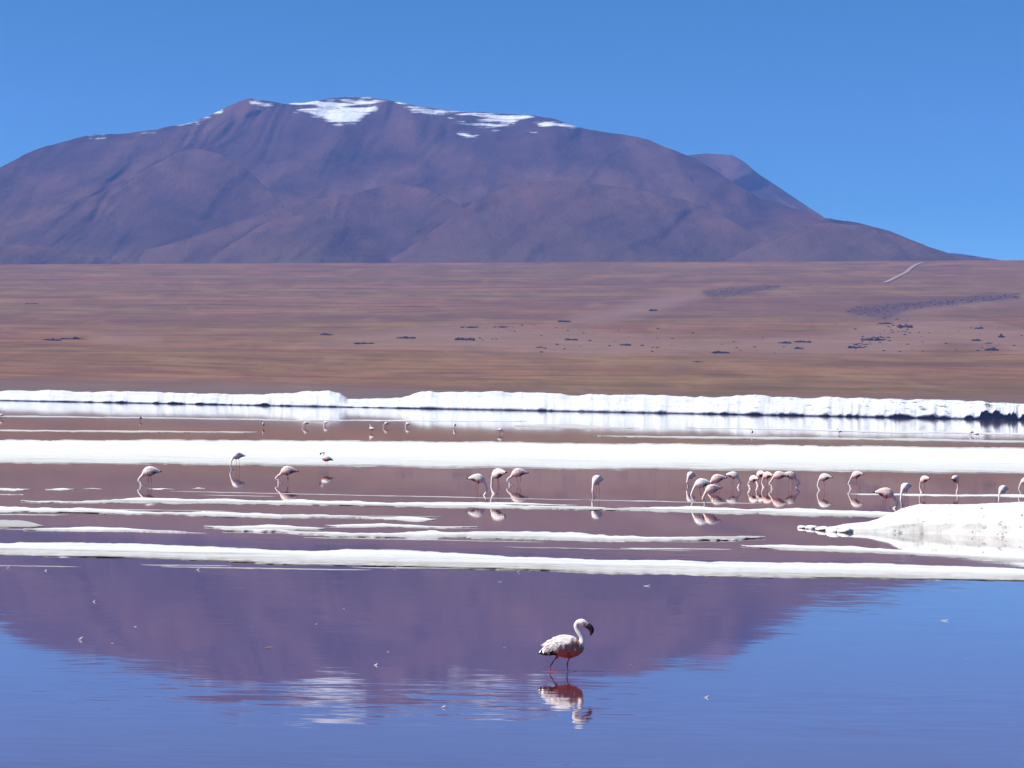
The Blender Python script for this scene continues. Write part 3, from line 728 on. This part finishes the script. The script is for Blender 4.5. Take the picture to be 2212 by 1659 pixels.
    for i, v in enumerate(me.vertices):
        tn = tags[kd.find(v.co)[1]][1]
        x = v.co.x / s; z = (v.co.z - dz) / s
        if tn in ('body', 'wing'):
            low = min(1, max(0, ((.325 - z + x * .55 + rnd.uniform(-.03, .03)) / .10) if pose == 'stand' else ((.255 - z + x * .2 + rnd.uniform(-.02, .02)) / .09) * .5))
            if voxel < .01:  # near bird: carmine breast, with the flank's shade painted dark below a slant
                ed = z - (.222 + .63 * (x + .17)) + rnd.uniform(-.012, .012) + .018 * math.sin(x * 90)
                low = min(1, max(0, .5 - ed / .05))
            front = min(1, max(0, (x - .10) / .09))
            c = W * (1 - low) + (PK * .5 + RD * .5) * low if voxel > .01 else W * (1 - low) + (np.array((.40, .15, .13)) * (1 - min(1, max(0, (.26 - z) / .08))) + np.array((.52, .10, .05)) * min(1, max(0, (.26 - z) / .08))) * low
            if tn == 'wing' and voxel > .01: c = W * (1 - .75 * low) + PK * .75 * low
            c = c * (1 - .3 * pinkness * front) + PK * .3 * pinkness * front
            c = c * (1 - .6 * pinkness) + (W * .3 + PK * .7) * .6 * pinkness
        elif tn == 'neck': c = W * (1 - .4 * pinkness) + PK * .4 * pinkness
        elif tn == 'head': c = W * .85 + PK * .15
        else: c = np.array(PAL[tn])
        if voxel > .01 and tn in ('body', 'wing'):
            dk = min(1, max(0, (-.09 - .3 * (z - .30) - x + rnd.uniform(-.02, .02)) / .07)) * min(1, max(0, (.335 + .2 * x - z) / .03))
            c = c * (1 - .9 * dk) + np.array((.05, .012, .012)) * .9 * dk
        cols[i, :3] = c
    a = me.attributes.new('col', 'FLOAT_COLOR', 'POINT'); a.data.foreach_set('color', cols.ravel())
    me.polygons.foreach_set('use_smooth', [True] * len(me.polygons))
    me.materials.clear(); me.materials.append(M_bird); me.name = 'flamingo'
    return me

GR = 'flamingos wading in the lagoon'
def place(me, px, py, heading, label, group=GR):
    o = link('flamingo', me); o.location = on_water(px, py); o.rotation_euler.z = R(heading)
    return tag(o, label, 'flamingo', group)

# the flamingo in the foreground
near = bpy.data.objects.new('flamingo', None); C.objects.link(near)
near.location = on_water(1225.0, 1450.0); near.rotation_euler.z = R(0)
tag(near, 'white flamingo with black hooked bill walking in the near blue water, head raised', 'flamingo', GR)
nb = link('body', bird_mesh('stand', 1.0, .430, legs=((-.125, .045, -.07), (.025, -.04, .012)), voxel=.0048, legr=.0075, pinkness=.12, seed=1), near)
# scapular plumes hanging over both flanks
def plumes(sg):
    bm = bmesh.new(); rnd = random.Random(30 + sg)
    for r in range(12):
        for c in range(20):
            u = c / 19; x = .10 - u * .34 + rnd.uniform(-.012, .012)
            k = np.interp(x, [q[0] for q in TORSO], range(len(TORSO))); i = min(int(k), len(TORSO) - 2); f = k - i
            zc, rz, ry = (TORSO[i][j] * (1 - f) + TORSO[i + 1][j] * f for j in (1, 2, 3))
            a = R(86 - r * 7.5 + rnd.uniform(-4, 4))
            if a < R(34 - 40 * u + rnd.uniform(-8, 8)): continue
            p = Vector((x, sg * (math.cos(a) * (ry + .012) ), zc + math.sin(a) * (rz + .006)))
            if p.z < .245 + .63 * (x + .17) + rnd.uniform(-.03, .025): continue
            nrm = Vector((-.1, sg * math.cos(a), math.sin(a))).normalized()
            dr = Vector((-.75, sg * .05 * math.sin(a), -.25 - .55 * math.cos(a))).normalized()
            dr = (dr - nrm * dr.dot(nrm)).normalized(); sd = dr.cross(nrm)
            L, w = rnd.uniform(.04, .075), rnd.uniform(.005, .010)
            vs = []
            for t, ww in ((0, .5), (.35, 1), (.7, .8), (1, .08)):
                q = p + dr * L * t + nrm * (.002 + .0035 * math.sin(t * 2.4))
                vs.append([bm.verts.new(q - sd * w * ww), bm.verts.new(q + nrm * .004), bm.verts.new(q + sd * w * ww)])
            for A, B in zip(vs[:-1], vs[1:]):
                bm.faces.new((A[0], A[1], B[1], B[0])); bm.faces.new((A[1], A[2], B[2], B[1]))
    me = bpy.data.meshes.new('plumage'); bm.to_mesh(me); bm.free()
    cols = np.ones((len(me.vertices), 4), np.float32)
    for i in range(0, len(me.vertices), 12):
        q = min(1, max(0, random.gauss(.15, .15))); z = me.vertices[i].co.z
        low = min(1, max(0, (.31 - z) / .1)) * .55
        q = min(1, q + low)
        cols[i:i + 12, :3] = np.array(PAL['white']) * (1 - q) + np.array((.74, .38, .32)) * q
    a = me.attributes.new('col', 'FLOAT_COLOR', 'POINT'); a.data.foreach_set('color', cols.ravel())
    me.polygons.foreach_set('use_smooth', [True] * len(me.polygons)); me.materials.append(M_bird)
    return link('plumage', me, near)
plumes(-1); plumes(1)
b = N('dark eye'); M_eye = b.fin((.02, .012, .01), .15, .5)
for sg in (-1, 1):
    bm = bmesh.new(); bmesh.ops.create_icosphere(bm, subdivisions=2, radius=.0075)
    me = bpy.data.meshes.new('eye'); bm.to_mesh(me); bm.free(); me.materials.append(M_eye)
    e = link('eye', me, near); e.location = (.188, sg * .038, .590)

# the flock in the middle distance: (column, water row, back row, heading, pose, reach, wiggle, scale, pinkness, label)
L, Rr, CAMW, AWAY = 180, 0, -105, 90
FLOCK = [
 (321, 1049, 1008, L, 'feed', .13, .03, 1.22, .5, 'feeding flamingo with bent neck, leftmost of the flock, alone in the brown pool'),
 (511, 1014, 977, L + 25, 'feed', .10, .0, 1.1, .3, 'flamingo with raised black tail before the white flat, left of the two there'),
 (619, 1044, 1007, L, 'feed', .16, .05, 1.2, .9, 'pink feeding flamingo with dark tail, second from left in the brown pool'),
 (704, 1013, 982, L, 'stand', .1, .0, .95, .1, 'white flamingo standing upright with black wing against the white flat'),
 (1033, 1070, 1024, Rr, 'feed', .10, .0, 1.1, .5, 'white feeding flamingo facing right, left bird of the central trio'),
 (1073, 1067, 1013, L - 40, 'feed', .05, .0, 1.2, .35, 'big white flamingo between two others in the central trio'),
 (1117, 1048, 1012, L, 'feed', .15, .04, 1.2, .9, 'pink feeding flamingo with dark tail, right bird of the central trio'),
 (1288, 1073, 1027, CAMW - 18, 'feed', .06, .0, 1.12, .5, 'lone flamingo facing the camera with straight lowered neck, between trio and big group'),
 (1491, 1051, 1019, CAMW - 20, 'feed', .06, .02, 1.0, .6, 'small flamingo seen end on, leftmost of the big group'),
 (1513, 1083, 1034, L, 'feed', .12, .0, 1.08, .25, 'white feeding flamingo with black tail, nearest of the big group'),
 (1547, 1057, 1025, L, 'feed', .10, .0, 1.15, .95, 'pink flamingo behind an orange one in the left of the big group'),
 (1535, 1089, 1047, L + 15, 'feed', .08, .02, 1.05, 1.0, 'orange pink feeding flamingo in front, beside the white one with black tail'),
 (1585, 1053, 1019, Rr, 'feed', .08, .05, 1.0, .3, 'white flamingo facing right with wavy lowered neck, middle of the big group'),
 (1626, 1056, 1027, L - 50, 'feed', .09, .03, .95, .5, 'slim flamingo facing half away, left of the tight row'),
 (1641, 1050, 1017, L - 60, 'feed', .08, .02, 1.0, .5, 'flamingo second in the tight row, its back the highest'),
 (1656, 1053, 1019, L - 45, 'feed', .08, .0, 1.0, 1.0, 'dark pink flamingo in the tight row, partly hidden'),
 (1681, 1056, 1018, L - 12, 'feed', .13, .05, 1.1, .9, 'pink flamingo with neck curved left, left of the facing pair'),
 (1709, 1053, 1019, Rr + 10, 'feed', .13, .05, 1.05, .8, 'pink flamingo with neck curved right, right of the facing pair'),
 (1779, 1059, 1023, L - 20, 'feed', .07, .0, 1.0, .3, 'pale flamingo with straight neck, first alone right of the big group'),
 (1848, 1056, 1018, L - 25, 'feed', .12, .03, 1.0, .6, 'flamingo with dark wing and curved neck left of the thin white line'),
 (1915, 1098, 1054, Rr, 'feed', .14, .0, 1.2, 1.0, 'orange flamingo facing right beside the salt mound, head down'),
 (1954, 1092, 1044, CAMW - 25, 'feed', .06, .0, 1.0, .15, 'white flamingo end on, close to the left slope of the mound'),
 (1995, 1064, 1028, L - 50, 'feed', .06, .0, .95, .9, 'pinkish flamingo behind the top of the mound, left of two'),
 (2064, 1064, 1027, Rr + 60, 'feed', .05, .0, 1.0, .95, 'dark pink flamingo behind the top of the mound, right of two'),
 (2165, 1093, 1049, CAMW - 25, 'feed', .05, .0, .95, .3, 'flamingo seen end on, half hidden behind the mound near the right edge'),
 (2215, 1066, 1031, L, 'feed', .08, .0, 1.0, .6, 'flamingo cut off by the right edge of the picture')]
for i, (px, wy, ty, hd, pose, rc, wg, s, pk, lab) in enumerate(FLOCK):
    p = on_water(px, wy); ppm = F / p.y
    hb = (wy - ty) / ppm * (.70 if pose == 'stand' else 1)
    if pose == 'stand': hb = .62
    rd = random.Random(900 + i)
    lg = ((-.03 + rd.uniform(-.05, .02), .05, rd.uniform(-.06, .06)), (.04 + rd.uniform(-.03, .03), -.05, rd.uniform(-.06, .08)))
    me = bird_mesh(pose, s, hb, rc, wg * .6, lg, pitch=R(-15 + rd.uniform(-7, 6)) if pose == 'feed' else 0, voxel=.0125, legr=.0085, pinkness=pk, neckr=.034, turn=rd.uniform(-.03, .03), seed=50 + i)
    place(me, px, wy, hd, lab)

# the birds of the far pool share three meshes
far = [bird_mesh('feed', 1.15, .62, .10, .02, pinkness=.3, voxel=.018, legr=.013, neckr=.034, seed=90), bird_mesh('feed', 1.15, .66, .16, .05, pinkness=.8, voxel=.018, legr=.013, neckr=.034, seed=91),
       bird_mesh('stand', 1.1, .55, pinkness=.2, voxel=.018, legr=.013, neckr=.034, seed=92)]
FAR = [(2, 904, 0, L, 'tiny far flamingo at the very left edge of the picture'),
       (303, 909, 2, CAMW - 20, 'tiny far white flamingo alone near the left salt bank'),
       (569, 924, 2, CAMW, 'tiny far flamingo, narrow and upright, left of the far pool row'),
       (660, 923, 1, L, 'tiny far flamingo with dark tail, below the break in the salt bank on its left'),
       (703, 920, 0, L - 30, 'tiny far white bird half sunk right of the dark tailed one'),
       (802, 934, 2, L - 30, 'tiny far flamingo, lower left of the far row trio'),
       (834, 923, 1, L, 'largest of the tiny far flamingos, feeding left with dark wing'),
       (880, 923, 0, L - 20, 'tiny far pink flamingo right of the largest far one'),
       (982, 926, 0, CAMW - 10, 'tiny far flamingo at the edge of the pale reflection'),
       (1081, 938, 0, Rr, 'tiny far white flamingo, rightmost in the brown part of the far pool'),
       (1625, 940, 2, CAMW, 'tiny far white bird on the grey shallows above the big group'),
       (1813, 938, 2, L, 'tiny far dark headed bird on the pale shallows right of centre'),
       (2098, 940, 0, L, 'tiny far bird, left of two near the right edge shallows'),
       (2110, 945, 0, Rr, 'tiny far bird, right of two near the right edge shallows')]
used = set()
fo = [link('flamingo', f) for f in far]
for px, wy, k, hd, lab in FAR:
    o = fo[k] if k not in used else fo[k].copy()
    if k in used: C.objects.link(o)
    used.add(k)
    o.location = on_water(px, wy); o.rotation_euler.z = R(hd)
    tag(o, lab, 'flamingo', 'tiny flamingos in the far pool')

# ------------------------------------------------------------------ feathers drifting on the mirror pool
def feather_mesh(L_, w, curl, seed):
    bm = bmesh.new(); rnd = random.Random(seed); rows = []
    for i in range(9):
        t = i / 8; ww = w * (math.sin(math.pi * min(1, t * .9 + .06)) ** .7) * (.9 + .2 * rnd.random()) + .0008
        z = .004 + curl * (2 * t - .7) ** 2 * L_
        rows.append([bm.verts.new((L_ * (t - .5), s_ * ww, z + (.006 if abs(s_) > .5 else .0) + abs(s_) * ww * .6)) for s_ in (-1, -.5, 0, .5, 1)])
    for a, b in zip(rows[:-1], rows[1:]):
        for k in range(4): bm.faces.new((a[k], a[k + 1], b[k + 1], b[k]))
    r = bmesh.ops.solidify(bm, geom=bm.faces[:], thickness=.003)
    me = bpy.data.meshes.new('feather'); bm.to_mesh(me); bm.free(); me.materials.append(M_fea)
    return me
fm = [feather_mesh(1, .26, .16, 1), feather_mesh(1, .36, .22, 2), feather_mesh(1, .17, .1, 3)]
FEA = [(203, 1300, 6, 1, 'white feather speck in the upper left of the purple reflection'),
       (173, 1382, 12, 1, 'curled white feather standing up, largest near the left edge'),
       (292, 1354, 5, 0, 'tiny feather speck right of the curled white one'),
       (428, 1231, 7, 1, 'white feather just below the salt bar, left third of the picture'),
       (99, 1233, 6, 1, 'small feather below the salt bar near the left edge'),
       (17, 1228, 8, 1, 'feather at the left edge, on the thin grey salt line'),
       (742, 1316, 5, 0, 'tiny feather speck in the upper middle of the purple reflection'),
       (683, 1348, 5, 0, 'tiny feather speck left of the middle of the reflection'),
       (838, 1408, 5, 0, 'tiny feather speck between the flat oblong feather and the flamingo'),
       (580, 1400, 15, 2, 'flat oblong white feather, brightest on the mountain reflection'),
       (812, 1437, 8, 1, 'small curled feather on the lower edge of the mountain reflection'),
       (1090, 1399, 6, 0, 'small feather to the left of the near flamingo'),
       (1397, 1266, 13, 2, 'wide pale feather just below the salt bar, right of the flamingo'),
       (2040, 1341, 15, 2, 'wide flat feather on the blue water near the right edge'),
       (1363, 1436, 6, 0, 'bright feather speck right of the near flamingo feet'),
       (958, 1529, 9, 1, 'curled feather on open blue water, lower left of the flamingo'),
       (1526, 1507, 9, 1, 'pale feather on blue water, lower right of the flamingo'),
       (2088, 1425, 5, 0, 'tiny feather speck on the blue water below the wide flat feather'),
       (853, 1229, 6, 1, 'small feather touching the lower edge of the long salt bar'),
       (1120, 1236, 6, 1, 'small feather below the middle of the long salt bar'),
       (242, 1390, 6, 2, 'faint feather right beside the largest curled one'),
       (1080, 1257, 8, 2, 'thin pale feather above the near flamingo, close under the salt bar')]
for i, (px, py, w, k, lab) in enumerate(FEA):
    p = on_water(px, py); ppm = F / p.y
    o = link('feather', fm[k]); o.location = p; o.rotation_euler = (0, R(-12) if k == 1 else 0, R(random.Random(i).uniform(-25, 25)))
    s = w / ppm * 1.15; o.scale = (s, s, s)
    tag(o, lab, 'feather', 'white feathers floating on the mirror pool')

# ------------------------------------------------------------------ air
bm = bmesh.new(); bmesh.ops.create_cube(bm, size=1)
for v in bm.verts: v.co = Vector((v.co.x * 14000, -400 + (v.co.y + .5) * 15400, -2.5 + (v.co.z + .5) * 905))
me = bpy.data.meshes.new('haze'); bm.to_mesh(me); bm.free()
hm_ = bpy.data.materials.new('haze'); hm_.use_nodes = True
t = hm_.node_tree
t.nodes.remove(t.nodes['Principled BSDF'])
pv = t.nodes.new('ShaderNodeVolumePrincipled')
pv.inputs['Color'].default_value = (.22, .38, 1, 1)
pv.inputs['Density'].default_value = 6.1e-5
pv.inputs['Anisotropy'].default_value = .0
t.links.new(pv.outputs[0], t.nodes['Material Output'].inputs['Volume'])
me.materials.append(hm_)
o = link('haze', me); o['kind'] = 'stuff'
